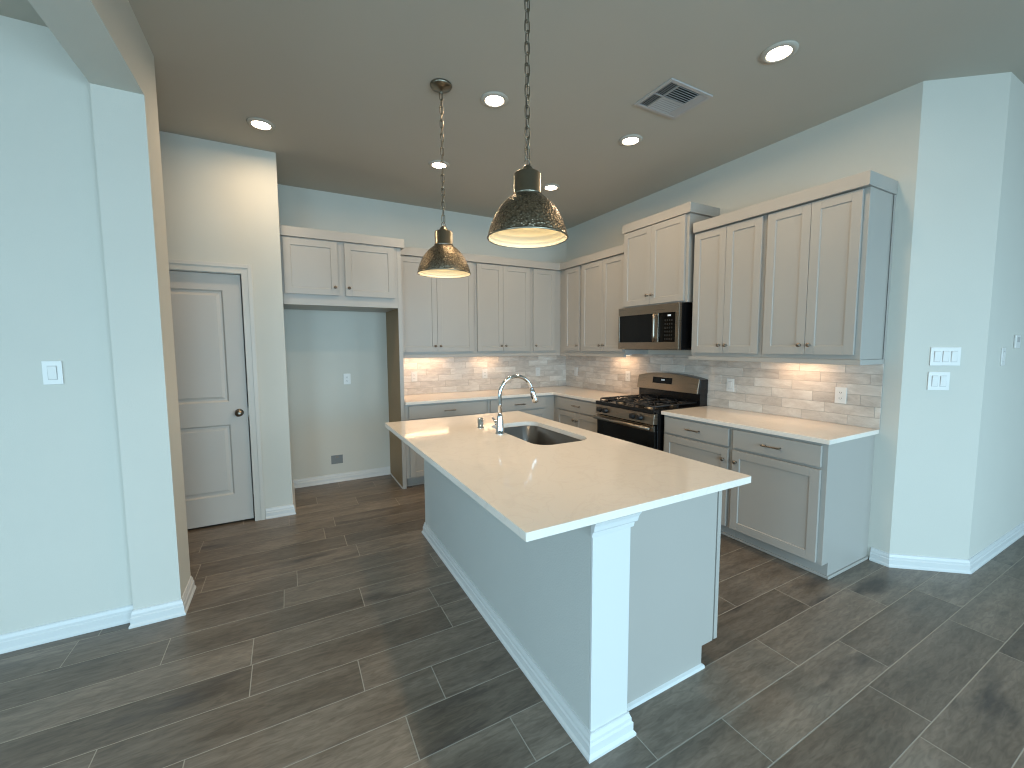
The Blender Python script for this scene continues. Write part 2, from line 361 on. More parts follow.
def knob(T, x, y, z, parent):
    m = MB(T @ Matrix.Translation((x, y, z)) @ Matrix.Rotation(PI/2, 4, 'X'))
    m.lathe([(0, 0), (.008, 0), (.006, .004), (.005, .012), (.012, .016), (.0145, .021), (.012, .026), (0, .028)], 18)
    m.build('knob', 'nickel', parent)
def pull(T, x, y, z, parent, w_=.13):
    m = MB(T @ Matrix.Translation((x, y, z)))
    m.tube([(-w_/2, -.028, 0), (-w_*.4, -.030, 0), (0, -.026, 0), (w_*.4, -.030, 0), (w_/2, -.028, 0)], .0055, 10, radii=[.007, .006, .0045, .006, .007])
    for s in (-1, 1): m.tube([(s*w_*.38, 0, 0), (s*w_*.38, -.028, 0)], .0055, 10)
    m.build('pull', 'nickel', parent)
def cabinet(label, T, w_, dep, z0, z1, doors, drawers=(), toe=False, name='wall_cabinet', cat='cabinet', group=None, end_right=False, mat='cab', back=.001):
    loc = T @ Vector((w_/2, -dep/2, 0 if toe else z0))
    r = thing(name, label, cat, loc, group)
    m = MB(T); e = .0008
    if toe:
        prof = [(-back, 0), (-back, z1), (-dep, z1), (-dep, .105), (-(dep-.075), .105), (-(dep-.075), 0)]
        n = len(prof)
        m.add([(e, y, z) for y, z in prof]+[(w_-e, y, z) for y, z in prof], [tuple(range(n)), tuple(range(n, 2*n))[::-1]]+[(i, n+i, n+(i+1) % n, (i+1) % n) for i in range(n)])
    else: m.box(e, w_-e, -back, -dep, z0, z1)
    m.build('body', mat, r, bevel=.0012)
    if toe:
        s = MB(T)
        s.box(e, w_-e, -(dep-.075), -(dep-.066), 0.0005, .02)
        if end_right: s.box(w_-e, w_+.011, -back, -(dep-.066), .0005, .02)
        s.build('shoe_moulding', mat, r, bevel=.003)
    for dd in doors:
        x0, x1, a, b, kp = dd
        m = MB(T); shaker(m, x0, x1, a, b, -dep-.003, st=min(.057, (x1-x0)*.2+.01)); o = m.build('door', mat, r, bevel=.0012)
        if kp: knob(T, kp[0], -dep-.023, kp[1], o)
    for dd in drawers:
        x0, x1, a, b = dd
        m = MB(T); m.box(x0, x1, -dep-.003, -dep-.023, a, b); o = m.build('drawer', mat, r, bevel=.002)
        pull(T, (x0+x1)/2, -dep-.023, (a+b)/2, o)
    return r
TOP = 2.450; UB = 1.392; DB = 1.422; DT = 2.443; KZ = 1.487
gB = 'upper cabinets on the back wall'; gR = 'upper cabinets on the range wall'
TB = lambda x: TR(x, 0); TRt = lambda y: TR(0, y, 0, -90)
def pair(x0, xm, x1, a, b, kz): return [(x0, xm-.0015, a, b, (xm-.031, kz)), (xm+.0015, x1, a, b, (xm+.031, kz))]
def up_b(label, x0, x1, doors): cabinet(label, TB(x0), x1-x0, .33, UB, TOP, [(a-x0, b-x0, c, d_, (k-x0, kz)) for a, b, c, d_, (k, kz) in doors], group=gB)
up_b('two-door grey upper cabinet beside the refrigerator alcove, behind the far pendant', -2.454, -1.543, pair(-2.427, -2.005, -1.568, DB, DT, KZ))
up_b('two-door grey upper cabinet in the middle of the back wall above the faucet', -1.543, -.780, pair(-1.517, -1.179, -.805, DB, DT, KZ))
up_b('narrow single-door upper cabinet on the back wall next to the corner', -.780, -.001, [(-.753, -.426, DB, DT, (-.722, KZ))])
def up_r(label, y0, y1, doors, dep=.33, z0=UB, z1=TOP): return cabinet(label, TRt(y0), y0-y1, dep, z0, z1, [(y0-a, y0-b, c, d_, (y0-k, kz)) for a, b, c, d_, (k, kz) in doors], group=gR)
def pr_(y0, ym, y1, a, b, kz): return [(y0, ym+.0015, a, b, (ym+.031, kz)), (ym-.0015, y1, a, b, (ym-.031, kz))]
up_r('narrow single-door upper cabinet on the range wall next to the corner', -.332, -.786, [(-.462, -.762, DB, DT, (-.733, KZ))])
up_r('two-door upper cabinet between the corner and the microwave', -.786, -1.548, pr_(-.811, -1.186, -1.530, DB, DT, KZ))
up_r('raised short two-door cabinet directly above the microwave', -1.550, -2.347, pr_(-1.560, -1.925, -2.318, 1.883, 2.628, 1.972), .365, 1.870, 2.634)
up_r('two-door upper cabinet immediately right of the microwave', -2.378, -3.004, pr_(-2.392, -2.6925, -2.983, DB, DT, KZ))
r_last = up_r('rightmost two-door upper cabinet with a blue-lit end panel by the wall edge', -3.004, -3.631, pr_(-3.024, -3.3145, -3.601, DB, DT, KZ))
MB().box(-.0215, -.001, -3.6335, -3.6375, UB, TOP-.001).build('scribe_strip', 'cab', r_last, bevel=.001)
# crown fascias and light rails
def cboard(label, poly, z0, z1):
    return tag(MB().prism(poly, z0, z1).build('crown_moulding', 'cab', bevel=.002, loc=(poly[0][0], poly[0][1], z0)), label, 'moulding')
def board(name, label, path, off, z0, z1, cat, inner=.0):
    o = MB().sweep(path, [(inner, z0), (off, z0), (off, z1), (inner, z1)]).build(name, 'cab', bevel=.002, loc=(path[0][0], path[0][1], z0)); return tag(o, label, cat)
CZ0, CZ1 = 2.451, 2.535
board('crown_moulding', 'flat crown board running round the corner above the left and back uppers', [(-2.453, -.331), (-.331, -.331), (-.331, -1.548)][::-1], .042, CZ0, CZ1, 'moulding')
cboard('raised crown board around the top of the cabinet over the microwave', [(-.002, -1.534), (-.392, -1.534), (-.392, -2.372), (-.002, -2.372)], 2.636, 2.720)
cboard('long crown board above the two uppers right of the microwave', [(-.002, -2.374), (-.3, -2.374), (-.3, -2.388), (-.373, -2.388), (-.373, -3.642), (-.002, -3.642)], CZ0, CZ1)
RZ0, RZ1 = 1.358, 1.391
board('light_rail', 'narrow rail under the back-wall uppers and round the corner', [(-2.453, -.318), (-.318, -.318), (-.318, -1.545)][::-1], .024, RZ0, RZ1, 'moulding')
board('light_rail', 'narrow rail under the two upper cabinets right of the microwave', [(-.318, -2.352), (-.318, -3.616), (-.012, -3.616)][::-1], .022, RZ0, RZ1, 'moulding')
# under-cabinet lights
def ucl(label, x, y, w_, deg, power):
    t = thing('undercabinet_light', label, 'light', (x, y, UB), 'under-cabinet light bars')
    T = TR(x, y, 0, deg)
    MB(T).box(-w_/2, w_/2, -.03, .03, UB-.018, UB-.0005).build('housing', 'plate', t, bevel=.002)
    MB(T).box(-w_/2+.01, w_/2-.01, -.02, .02, UB-.020, UB-.0185).build('lens', 'led', t)
    area('undercabinet_lamp', (0, 0, -.024), (0, 0, math.radians(deg)), w_, .03, power, (1, .66, .40), parent=t)
ucl('light bar glowing under the leftmost back-wall upper cabinet', -2.12, -.13, .60, 0, 2.0)
ucl('light bar glowing under the middle back-wall upper cabinet', -1.28, -.13, .32, 0, 1.05)
ucl('light bar glowing under the upper cabinet left of the microwave', -.12, -1.22, .34, 90, 1.3)
ucl('light bar glowing under the rightmost upper cabinet', -.13, -3.15, .34, 90, 1.2)

# refrigerator cabinet with its tall side panel
r = thing('refrigerator_cabinet', 'deep two-door cabinet bridging the empty refrigerator alcove, with tall brown-faced side panel', 'cabinet', (-2.98, -.3, 0))
x0, x1 = -3.5035, -2.455
MB().box(x0, -2.4945, -.001, -.609, 1.867, 2.46).build('body', 'cab', r, bevel=.0012)
MB().box(-2.494, x1, -.598, -.609, .0, 2.46).box(-2.4935, x1, -.59, -.598, 0, 2.46).build('face_stile', 'cab', r, bevel=.0015)
o = MB().box(-2.492, x1, -.001, -.59, 0.001, 2.459).build('side_panel', 'rawpanel', r); o['label'] = 'unpainted brown side panel'
MB().box(-2.500, -2.492, -.02, -.589, .001, .018).build('shoe_moulding', 'trim', r, bevel=.002)
for (a, b, k) in ((-3.487, -3.046, -3.074), (-2.983, -2.528, -2.953)):
    m = MB(); shaker(m, a, b, 1.962, 2.448, -.6095); o = m.build('door', 'cab', r, bevel=.0012); knob(Matrix.Identity(4), k, -.6295, 2.036, o)
m = MB().sweep([(x0, -.610), (-2.454, -.610), (-2.454, -.375)][::-1], [(0, 2.461), (.028, 2.461), (.028, 2.545), (0, 2.545)]); m.build('crown', 'cab', r, bevel=.002)

# base cabinets
BT = .884
gb = 'base cabinets'
c = -2.454
cabinet('long base cabinet left of the back corner, below the outlets near the alcove', TB(c), .937, .61, 0, BT,
        [(.038, .4835, .118, .715, (.452, .63)), (.4865, .908, .118, .715, (.518, .63))], [(.038, .908, .732, .866)], True, 'base_cabinet', group=gb)
cabinet('back-wall base cabinet reaching into the corner, behind the faucet', TB(-1.517), 1.516, .61, 0, BT,
        [(.027, .3985, .118, .715, (.368, .63)), (.4015, .774, .118, .715, (.432, .63))], [(.027, .774, .732, .866)], True, 'base_cabinet', group=gb)
cabinet('two-door base cabinet left of the black range', TRt(-.612), .919, .61, 0, BT,
        [(.091, .4685, .118, .715, (.437, .63)), (.4715, .900, .118, .715, (.505, .63))], [(.091, .900, .732, .866)], True, 'base_cabinet', group=gb)
cabinet('single-door base cabinet immediately right of the black range', TRt(-2.338), .647, .61, 0, BT,
        [(.027, .627, .118, .715, (.595, .63))], [(.027, .627, .732, .866)], True, 'base_cabinet', group=gb)
cabinet('rightmost base cabinet with one wide door and a blue-lit end panel', TRt(-2.985), .628, .61, 0, BT,
        [(.015, .598, .118, .715, (.048, .63))], [(.015, .598, .732, .866)], True, 'base_cabinet', group=gb, end_right=True)

# worktops
CT0, CT1 = .885, .915
tag(MB().prism([(-2.453, -.002), (-2.453, -.645), (-.645, -.645), (-.645, -1.533), (-.002, -1.533), (-.002, -.002)], CT0, CT1).build('countertop', 'quartz', bevel=.002, loc=(-1.2, -.3, CT0)),
    'white quartz L-shaped worktop along the back wall to the range', 'countertop')
tag(MB().box(-.002, -.645, -2.332, -3.632, CT0, CT1).build('countertop', 'quartz', bevel=.002, loc=(-.3, -3, CT0)),
    'short white quartz worktop right of the range', 'countertop')

# backsplashes
def splash(name, label, T, Lx, z0, z1, off, origin):
    rh = .0742; rects = []; i = 0; z = z0
    while z < z1-.01:
        x = -[.12, .27, .05, .2, .0, .15][i % 6] - off
        while x < Lx:
            a, b = max(x, 0), min(x+.305, Lx)
            if b-a > .012: rects.append((a+.0011, b-.0011, z+.0011, min(z+rh, z1)-.0011))
            x += .305
        z += rh; i += 1
    o = pieces(rects, .008, .0062, 'rnd', T, lambda a, b, h: (a, -h, b), name, 'tile', 'tgrout', (0, Lx, z0, z1), .0052)
    return tag(o, label, 'backsplash')
splash('tile_backsplash', 'whitewashed brick tile backsplash on the back wall under the uppers', TB(-2.4535), 2.4525, .9155, 1.3905, 0, None)
splash('tile_backsplash', 'whitewashed brick tile backsplash on the range wall', TRt(-.0085), 3.6275, .9155, 1.3905, .1, None)

# ------------------------------------------------------------------ range
RY0, RY1 = -1.537, -2.320
rg = thing('gas_range', 'freestanding stainless and black gas range against the right wall', 'stove', (-.36, (RY0+RY1)/2, 0))
T = TRt(RY0); W = RY0-RY1
MB(T).box(.001, W-.001, -.012, -.668, .03, .884).box(.02, W-.02, -.05, -.62, 0, .03).build('body', 'black', rg, bevel=.003)
# control panel, sloped
m = MB(T); pf = [(-.668, .792), (-.722, .792), (-.712, .885), (-.668, .885)]
m.add([(.001, y, z) for y, z in pf]+[(W-.001, y, z) for y, z in pf], [(0,1,2,3), (7,6,5,4)]+[(i, 4+i, 4+(i+1)%4, (i+1)%4) for i in range(4)])
cp = m.build('control_panel', 'steel', rg, bevel=.003)
for kx in (.072, .162, .535, .628):
    kT = T @ Matrix.Translation((kx, -.7175, .838)) @ Matrix.Rotation(math.radians(90-6), 4, 'X')
    k = MB(kT).lathe([(0, 0), (.028, 0), (.028, .006), (.024, .010), (.023, .032), (.020, .036), (0, .036)], 24).box(-.006, .006, -.022, .022, .034, .042)
    k.build('knob', 'knobblack', cp)
# cooktop
ck = MB(T).box(.0, W, -.03, -.716, .885, .906).box(0, W, -.03, -.05, .906, .919).box(0, W, -.690, -.720, .890, .921).box(0, .02, -.05, -.69, .906, .919).box(W-.02, W, -.05, -.69, .906, .919)
cook = ck.build('cooktop', 'black', rg, bevel=.003)
for bx, by, br in ((.19, -.24, .038), (.19, -.54, .046), (.58, -.24, .035), (.58, -.54, .05), (.385, -.39, .042)):
    MB(T @ Matrix.Translation((bx, by, .9))).lathe([(0, 0), (br+.012, 0), (br+.012, .006), (br, .010), (br, .018), (br*.9, .022), (0, .023)], 24).build('burner', 'steel', cook)
for gx0, gx1 in ((.03, .262), (.268, .502), (.508, .74)):
    g = MB(T); z = .945; th = .007
    def bar(p, q): 
        g.tube([(p[0], p[1], z if len(p) < 3 else p[2]), (q[0], q[1], z if len(q) < 3 else q[2])], th, 6)
    y0, y1 = -.07, -.675
    for a, b in (((gx0, y0), (gx1, y0)), ((gx0, y1), (gx1, y1)), ((gx0, y0), (gx0, y1)), ((gx1, y0), (gx1, y1))): bar(a, b)
    cx = (gx0+gx1)/2
    for cy in (-.24, -.54):
        for a, b in (((gx0, cy), (cx-.03, cy)), ((cx+.03, cy), (gx1, cy)), ((cx, cy-.14 if cy < -.4 else cy-.15), (cx, cy-.03)), ((cx, cy+.03), (cx, cy+.14))): bar(a, b)
        for sx in (-1, 1):
            for sy in (-1, 1): bar((cx+sx*.105, cy+sy*.105), (cx+sx*.035, cy+sy*.035))
    for a in (gx0, gx1):
        for b in (y0, y1, (y0+y1)/2): bar((a, b, .901), (a, b, z))
    g.build('grate', 'iron', rg)
# oven door, handle, drawer
od = MB(T).box(.004, W-.004, -.669, -.700, .19, .784).build('oven_door', 'glass', rg, bevel=.004)
MB(T).box(.006, W-.006, -.7002, -.706, .728, .780).build('door_trim', 'steel', od, bevel=.002)
h = MB(T); h.tube([(.02, -.748, .757), (W-.02, -.748, .757)], .018, 16)
for a in (.05, W-.05): h.tube([(a, -.706, .757), (a, -.748, .757)], .011, 12)
h.build('handle', 'steel', od)
MB(T).box(.1, W-.1, -.7002, -.7025, .30, .62).build('oven_window', 'glass', od)
MB(T).box(.004, W-.004, -.669, -.698, .035, .183).build('storage_drawer', 'black', rg, bevel=.004)
# back guard with arched top
bg = MB(T); n = 16
def arch(x): return 1.165 + .042*math.sin(PI*min(max(x/W, 0), 1))**.8
prof = [(W*i/n, arch(W*i/n)) for i in range(n+1)]
MB(T).box(.004, W-.004, -.012, -.115, .905, 1.035).build('vent_riser', 'black', rg, bevel=.002)
def slab_prof(m, yb_f, yb_b, zb, yt_f, yt_b, x0, x1, inset=0):
    xs = [x0+(x1-x0)*i/n for i in range(n+1)]; vs = []
    for x in xs: z = arch(x)-inset; vs += [(x, yb_f, zb), (x, yt_f, z), (x, yt_b, z), (x, yb_b, zb)]
    fs = [(i*4+j, i*4+4+j, i*4+4+(j+1)%4, i*4+(j+1)%4) for i in range(n) for j in range(4)] + [(0,1,2,3), tuple(n*4+j for j in range(4))[::-1]]
    m.add(vs, fs)
b1 = MB(T); slab_prof(b1, -.142, -.013, 1.03, -.118, -.013, .0, W, .002); b1.build('backguard_shell', 'black', rg, bevel=.003)
b2 = MB(T); slab_prof(b2, -.160, -.1425, 1.032, -.134, -.1185, .012, W-.004, 0); bgp = b2.build('backguard_panel', 'steel', rg, bevel=.004)
# display, leaning with the panel
sl = (.160-.134)/(1.19-1.032)
def bgy(z): return -.160+sl*(z-1.032)
m = MB(T); a, b, c, e = .225, .475, 1.098, 1.160
m.add([(a, bgy(c)-.002, c), (b, bgy(c)-.002, c), (b, bgy(e)-.002, e), (a, bgy(e)-.002, e), (a, bgy(c)+.004, c), (b, bgy(c)+.004, c), (b, bgy(e)+.004, e), (a, bgy(e)+.004, e)], [(0,1,2,3), (7,6,5,4), (0,4,5,1), (1,5,6,2), (2,6,7,3), (3,7,4,0)])
ds = m.build('display', 'glass', bgp)
m = MB(T)
for k in (0, 1, 2): m.box(.342+k*.014, .350+k*.014, bgy(1.135)-.0035, bgy(1.135)-.0022, 1.127, 1.142)
m.build('digits', 'digits', ds)

# ------------------------------------------------------------------ microwave
MZ0, MZ1 = 1.447, 1.866
mw = thing('microwave', 'stainless over-the-range microwave with black door window', 'microwave', (-.2, -1.94, MZ0))
T = TRt(-1.551); W = .772
MB(T).box(0.001, W-.001, -.010, -.405, MZ0+.004, MZ1).build('body', 'black', mw, bevel=.002)
# front: stainless frame
fr = MB(T); fy0, fy1 = -.4055, -.440
wx0, wx1, wz0, wz1 = .016, .494, 1.517, 1.786
px0, px1 = .535, .732
fr.box(0, W, fy0, fy1, wz1, MZ1).box(0, W, fy0, fy1, MZ0, wz0).box(0, wx0, fy0, fy1, wz0, wz1).box(wx1, px0, fy0, fy1, wz0, wz1).box(px1, W, fy0, fy1, wz0, wz1)
fr.build('front_frame', 'steel', mw, bevel=.002)
MB(T).box(wx0, wx1, fy0, -.4365, wz0, wz1).build('door_window', 'glass', mw)
kp = MB(T).box(px0, px1, fy0, -.4375, wz0, wz1).build('control_panel', 'glass', mw)
m = MB(T)
for i in range(4):
    for j in range(6): m.box(px0+.075+i*.025, px0+.089+i*.025, -.4374, -.4382, wz0+.02+j*.034, wz0+.036+j*.034)
m.build('buttons', plain('button_grey', (30, 30, 29), .4), kp)
m = MB(T); m.box(px0+.11, px0+.119, -.4374, -.4384, wz1-.035, wz1-.02).box(px0+.123, px0+.132, -.4374, -.4384, wz1-.035, wz1-.02).box(px0+.136, px0+.145, -.4374, -.4384, wz1-.035, wz1-.02)
m.build('digits', 'digits', kp)
m = MB(T).tube([(.512, -.470, wz0+.004), (.512, -.474, wz0+.06), (.512, -.474, wz1-.06), (.512, -.470, wz1-.004)], .0125, 14)
for z in (wz0+.02, wz1-.02): m.tube([(.512, -.44, z), (.512, -.472, z)], .009, 10)
m.build('handle', 'steel', mw)
MB(T).box(.02, W-.02, -.08, -.36, MZ0-.004, MZ0+.004).build('grease_filter', 'dark', mw)

# ------------------------------------------------------------------ island
ix0, ix1, iy0, iy1 = -2.871, -1.724, -3.822, -1.696
bx0, bx1 = -2.585, -1.797; pY, eY, fY = -3.793, -3.712, -1.721; px = -2.409
isl = thing('kitchen_island', 'large island with painted knee wall and white corner post, under the pendants', 'island', (-2.2, -2.75, 0))
m = MB().box(bx0, px+.0, pY+.012, fY, 0, CT0-.001); m.build('knee_wall', 'island', isl)
m = MB().box(bx0, px+.001, pY, pY+.0115, 0, CT0-.001); o = m.build('corner_post', 'trim', isl, bevel=.0015); o['label'] = 'white painted board facing the end of the knee wall'
m = MB().sweep([(bx0-.010, pY-.0), (px+.001, pY-.0), (px+.001, eY)][::-1], [(0, .824), (.008, .826), (.010, .843), (.018, .850), (.021, .868), (.028, .8835), (0, .8835)]); m.build('cap_moulding', 'trim', isl, bevel=.001)
m = MB().sweep([(px, fY), (bx0, fY), (bx0, pY), (px+.001, pY), (px+.001, eY)][::-1], [(o*1.25, h) for o, h in BP]); m.build('baseboard', 'trim', isl)
# cabinet box with toe notch at the range side
m = MB(); P = [(px+.0005, 0), (bx1-.075, 0), (bx1-.075, .105), (bx1, .105), (bx1, .884), (px+.0005, .884)]; n = len(P)
m.add([(x, eY, z) for x, z in P]+[(x, fY, z) for x, z in P], [tuple(range(n)), tuple(range(n, 2*n))[::-1]]+[(i, n+i, n+(i+1) % n, (i+1) % n) for i in range(n)])
# hollow top for the sink is hidden by the basin, so the box keeps a lid only around it
body = m.build('cabinet_body', 'cab', isl, bevel=.001)
MB().sweep([(px+.02, eY), (bx1-.075, eY), (bx1-.075, fY)][::-1], [(0, 0), (.012, 0), (.010, .014), (0, .020)]).build('shoe_moulding', 'trim', isl)
MB().box(bx1+.0005, bx1+.016, eY+.02, fY, .106, .883).build('face_frame', 'cab', isl)
TI = TR(bx1+.016, eY, 0, 90); wI = fY-eY; q = [(.006, .50), (.53, 1.0), (1.003, 1.46), (1.49, wI-.03)]
for i, (a, b) in enumerate(q):
    m = MB(TI); shaker(m, a, b, .100, .715 if i == 3 else .872, -.0015, th=.024); o = m.build('door', 'cab', isl, bevel=.0012)
    if i: knob(TI, (b-.03) if i % 2 == 0 else (a+.03), -.0235, .64, o)
    if i == 3:
        m = MB(TI).box(a, b, -.0035, -.0235, .732, .876); o = m.build('drawer', 'cab', isl, bevel=.002)
        if i: pull(TI, (a+b)/2, -.0235, .8, o)

def rrect(x0, x1, y0, y1, r, k=8):
    out = []
    for cx, cy, a0 in ((x1-r, y1-r, 0), (x0+r, y1-r, 90), (x0+r, y0+r, 180), (x1-r, y0+r, 270)):
        for i in range(k+1):
            a = math.radians(a0+90*i/k); out.append((cx+r*math.cos(a), cy+r*math.sin(a)))
    return out
SX0, SX1, SY0, SY1 = -2.250, -1.862, -2.905, -2.180
def slab_hole(outer, inner, z0, z1):
    bm = bmesh.new()
    for z in (z0, z1):
        es = []
        for loop in (outer, inner):
            vs = [bm.verts.new((x, y, z)) for x, y in loop]
            es += [bm.edges.new((vs[i], vs[(i+1) % len(vs)])) for i in range(len(vs))]
        bmesh.ops.triangle_fill(bm, edges=es, use_beauty=True)
    bm.verts.ensure_lookup_table(); no, ni = len(outer), len(inner); t = no+ni
    for i in range(no): bm.faces.new((bm.verts[i], bm.verts[(i+1) % no], bm.verts[t+(i+1) % no], bm.verts[t+i]))
    for i in range(ni): bm.faces.new((bm.verts[no+i], bm.verts[no+(i+1) % ni], bm.verts[t+no+(i+1) % ni], bm.verts[t+no+i]))
    bmesh.ops.recalc_face_normals(bm, faces=bm.faces)
    vs = [tuple(v.co) for v in bm.verts]; fs = [tuple(v.index for v in f.verts) for f in bm.faces]; bm.free(); return vs, fs
vs, fs = slab_hole(rrect(ix0, ix1, iy0, iy1, .005, 3), rrect(SX0, SX1, SY0, SY1, .10), CT0, CT1)
tag(MB().add(vs, fs).build('countertop', 'quartz', bevel=.0018, loc=(-2.3, -2.76, CT0)), 'white quartz island worktop with an undermount sink cut out', 'countertop')
# sink: basin lofted from rounded rectangles
def loft(rings):
    vs = [v for r in rings for v in r]; k = len(rings[0]); fs = []
    for i in range(len(rings)-1):
        for j in range(k): fs.append((i*k+j, i*k+(j+1) % k, (i+1)*k+(j+1) % k, (i+1)*k+j))
    return vs, fs
def ring(g, z, r): return [(x, y, z) for x, y in rrect(SX0+g, SX1-g, SY0+g, SY1-g, r)]
rings = [ring(-.012, CT0-.0005, .11), ring(0.0, CT0-.0005, .10), ring(0.002, CT0-.003, .10), ring(.006, .72, .095), ring(.014, .70, .09), ring(.035, .69, .07), ring(.12, .686, .03), ring(.17, .685, .01)]
vs, fs = loft(rings); k = len(rings[0]); fs.append(tuple((len(rings)-1)*k+j for j in range(k)))
snk = thing('sink', 'rectangular stainless steel sink set into the island worktop', 'sink', (-2.05, -2.54, .68))
o = MB().add(vs, fs, None, True).build('basin', plain('sink_steel', (128, 124, 120), .3, .95), snk)
sd = o.modifiers.new('thick', 'SOLIDIFY'); sd.thickness = .0012; sd.offset = -1
MB(TR(-2.05, -2.54, .6862)).lathe([(0, 0), (.045, 0), (.045, .002), (.038, .003), (.03, .0005), (0, .0005)], 28).build('drain', 'chrome', snk)
# the island body has an open top under the sink
bl = body.modifiers.new('sink_void', 'BOOLEAN'); vo = MB().box(SX0-.03, SX1+.03, SY0-.03, SY1+.03, .66, .95).build('void', 'cab')
bl.object = vo; bl.operation = 'DIFFERENCE'; bl.solver = 'EXACT'
dg = bpy.context.evaluated_depsgraph_get(); ev = body.evaluated_get(dg); nm = bpy.data.meshes.new_from_object(ev)
body.modifiers.clear(); body.data = nm; bpy.data.objects.remove(vo)

# faucet
fx, fy = -2.296, -2.488
fc = thing('faucet', 'tall chrome gooseneck pull-down faucet arching over the island sink', 'faucet', (fx, fy, CT1))
m = MB(TR(fx, fy, CT1)); m.lathe([(0, 0), (.030, 0), (.030, .006), (.026, .012), (.025, .05), (.022, .09), (.016, .12), (.013, .135), (0, .135)], 28)
m.build('faucet_body', 'chrome', fc)
Rr = .119; zc = CT1+.265-.010; pts = [(fx, fy, CT1+.12), (fx, fy, CT1+.2), (fx, fy, zc)]
for i in range(1, 17):
    a = PI-PI*i/16*.93; pts.append((fx+Rr+Rr*math.cos(a), fy-.012*i/16, zc+Rr*math.sin(a)))
m = MB(); m.tube(pts, .0125, 16); m.build('spout', 'chrome', fc)
e = Vector(pts[-1]); dr_ = (e-Vector(pts[-2])).normalized()
m = MB(); m.tube([e-dr_*.005, e+dr_*.02, e+dr_*.05, e+dr_*.08, e+dr_*.092], .02, 18, radii=[.0135, .017, .018, .021, .019]); sp = m.build('spray_head', 'chrome', fc)
m = MB(); c0 = e+dr_*.045+Vector((-.018, -.004, 0)); m.tube([c0-dr_*.018, c0, c0+dr_*.022], .007, 10, radii=[.005, .007, .005]); m.build('spray_button', 'black', sp)
m = MB(); m.tube([(fx, fy+.015, CT1+.055), (fx, fy+.05, CT1+.055)], .013, 14); m.tube([(fx, fy+.043, CT1+.055), (fx+.0, fy+.075, CT1+.075), (fx, fy+.11, CT1+.088)], .006, 10, radii=[.011, .009, .007])
m.build('handle', 'chrome', fc)
tag(MB(TR(-2.327, -2.245, CT1)).lathe([(0, 0), (.024, 0), (.024, .004), (.0205, .006), (.0205, .066), (.017, .073), (0, .074)], 26).build('air_gap', 'chrome', loc=(-2.327, -2.245, CT1)),
    'small chrome air gap cylinder standing left of the faucet', 'air gap')

# ------------------------------------------------------------------ pendants
def pendant(label, x, y, zr):
    t = thing('pendant_light', label, 'light', (x, y, zr), 'hammered bell pendants above the island')
    T = TR(x, y, 0)
    prof = [(.167, 0), (.1665, .008), (.1635, .024), (.156, .048), (.146, .073), (.132, .100), (.115, .125), (.095, .147), (.076, .163), (.061, .172)]
    s = MB(T).lathe([(r, zr+z) for r, z in prof], 64, closed=False).build('shade', 'hammer', t)
    MB(T).lathe([(.168, zr-.002), (.1705, zr+.002), (.1685, zr+.007), (.165, zr+.003), (.168, zr-.002)], 64, closed=False).build('rim', 'bronze', s)
    pin = []
    for i in range(40):
        f = i/39*(len(prof)-1); j = min(int(f), len(prof)-2); u = f-j
        r = prof[j][0]*(1-u)+prof[j+1][0]*u; z = prof[j][1]*(1-u)+prof[j+1][1]*u
        pin.append((r-.0035-.0035*(i % 5 in (2, 3)), zr+z))
    pin.append((.0, zr+.171))
    MB(T).lathe(pin, 64, closed=False).build('shade_lining', 'shade_in', s)
    MB(T).lathe([(0, zr+.1715), (.060, zr+.172), (.060, zr+.182), (.0565, zr+.186), (.0565, zr+.258), (.052, zr+.264), (.030, zr+.268), (.022, zr+.285), (.012, zr+.296), (0, zr+.298)], 40).build('cap', 'bronze', t)
    c = MB(T)
    lk = [(.0125*math.cos(a), 0, .0125*math.sin(a)) for a in [2*PI*i/14 for i in range(14)]]
    c.tube([(p[0], p[1], zr+.307+p[2]) for p in lk], .0026, 8, True)
    z = zr+.318; i = 0; LL = .050; wv = .0105
    while z+LL < H-.03:
        a = [2*PI*k/18 for k in range(18)]
        ov = [(wv*math.cos(q), z+LL/2+(LL/2-wv)*(1 if math.sin(q) > 0 else -1)*(1 if abs(math.sin(q)) > .05 else 0)+wv*math.sin(q)) for q in a]
        ov = [((o, 0, zz) if i % 2 == 0 else (0, o, zz)) for o, zz in ov]
        c.tube(ov, .0026, 7, True); z += LL-.009; i += 1
    c.tube([(0, 0, z-.004), (0, 0, H-.02)], .004, 8)
    c.build('chain', 'bronze', t)
    MB(T).tube([(.003, 0, zr+.29), (-.004, .002, zr+.5), (.004, -.002, zr+.7), (.0, 0, H-.02)], .0012, 6).build('cord', 'slot', t)
    MB(T).lathe([(0, H-.034), (.012, H-.032), (.03, H-.024), (.062, H-.016), (.067, H-.008), (.067, H-.0003), (0, H-.0003)], 36).build('canopy', 'bronze', t)
    b = MB(T).lathe([(0, zr+.05), (.018, zr+.055), (.03, zr+.075), (.028, zr+.1), (.016, zr+.125), (.014, zr+.17), (0, zr+.1705)], 24).build('bulb', 'pbulb', t)
    l = bpy.data.lights.new('pendant_lamp', 'SPOT'); l.spot_size = math.radians(165); l.spot_blend = .4; l.energy = 9.5; l.color = (1, .76, .50); l.shadow_soft_size = .02
    lo = bpy.data.objects.new('pendant_lamp', l); COL.objects.link(lo); lo.parent = t; lo.location = (0, 0, .035)
    return t
pendant('nearer and larger-looking hammered bell pendant on a chain, hanging centre of the picture', -2.589, -3.35, 1.938)
pendant('farther hammered bell pendant hanging in front of the back-wall cabinets', -2.589, -2.293, 1.950)

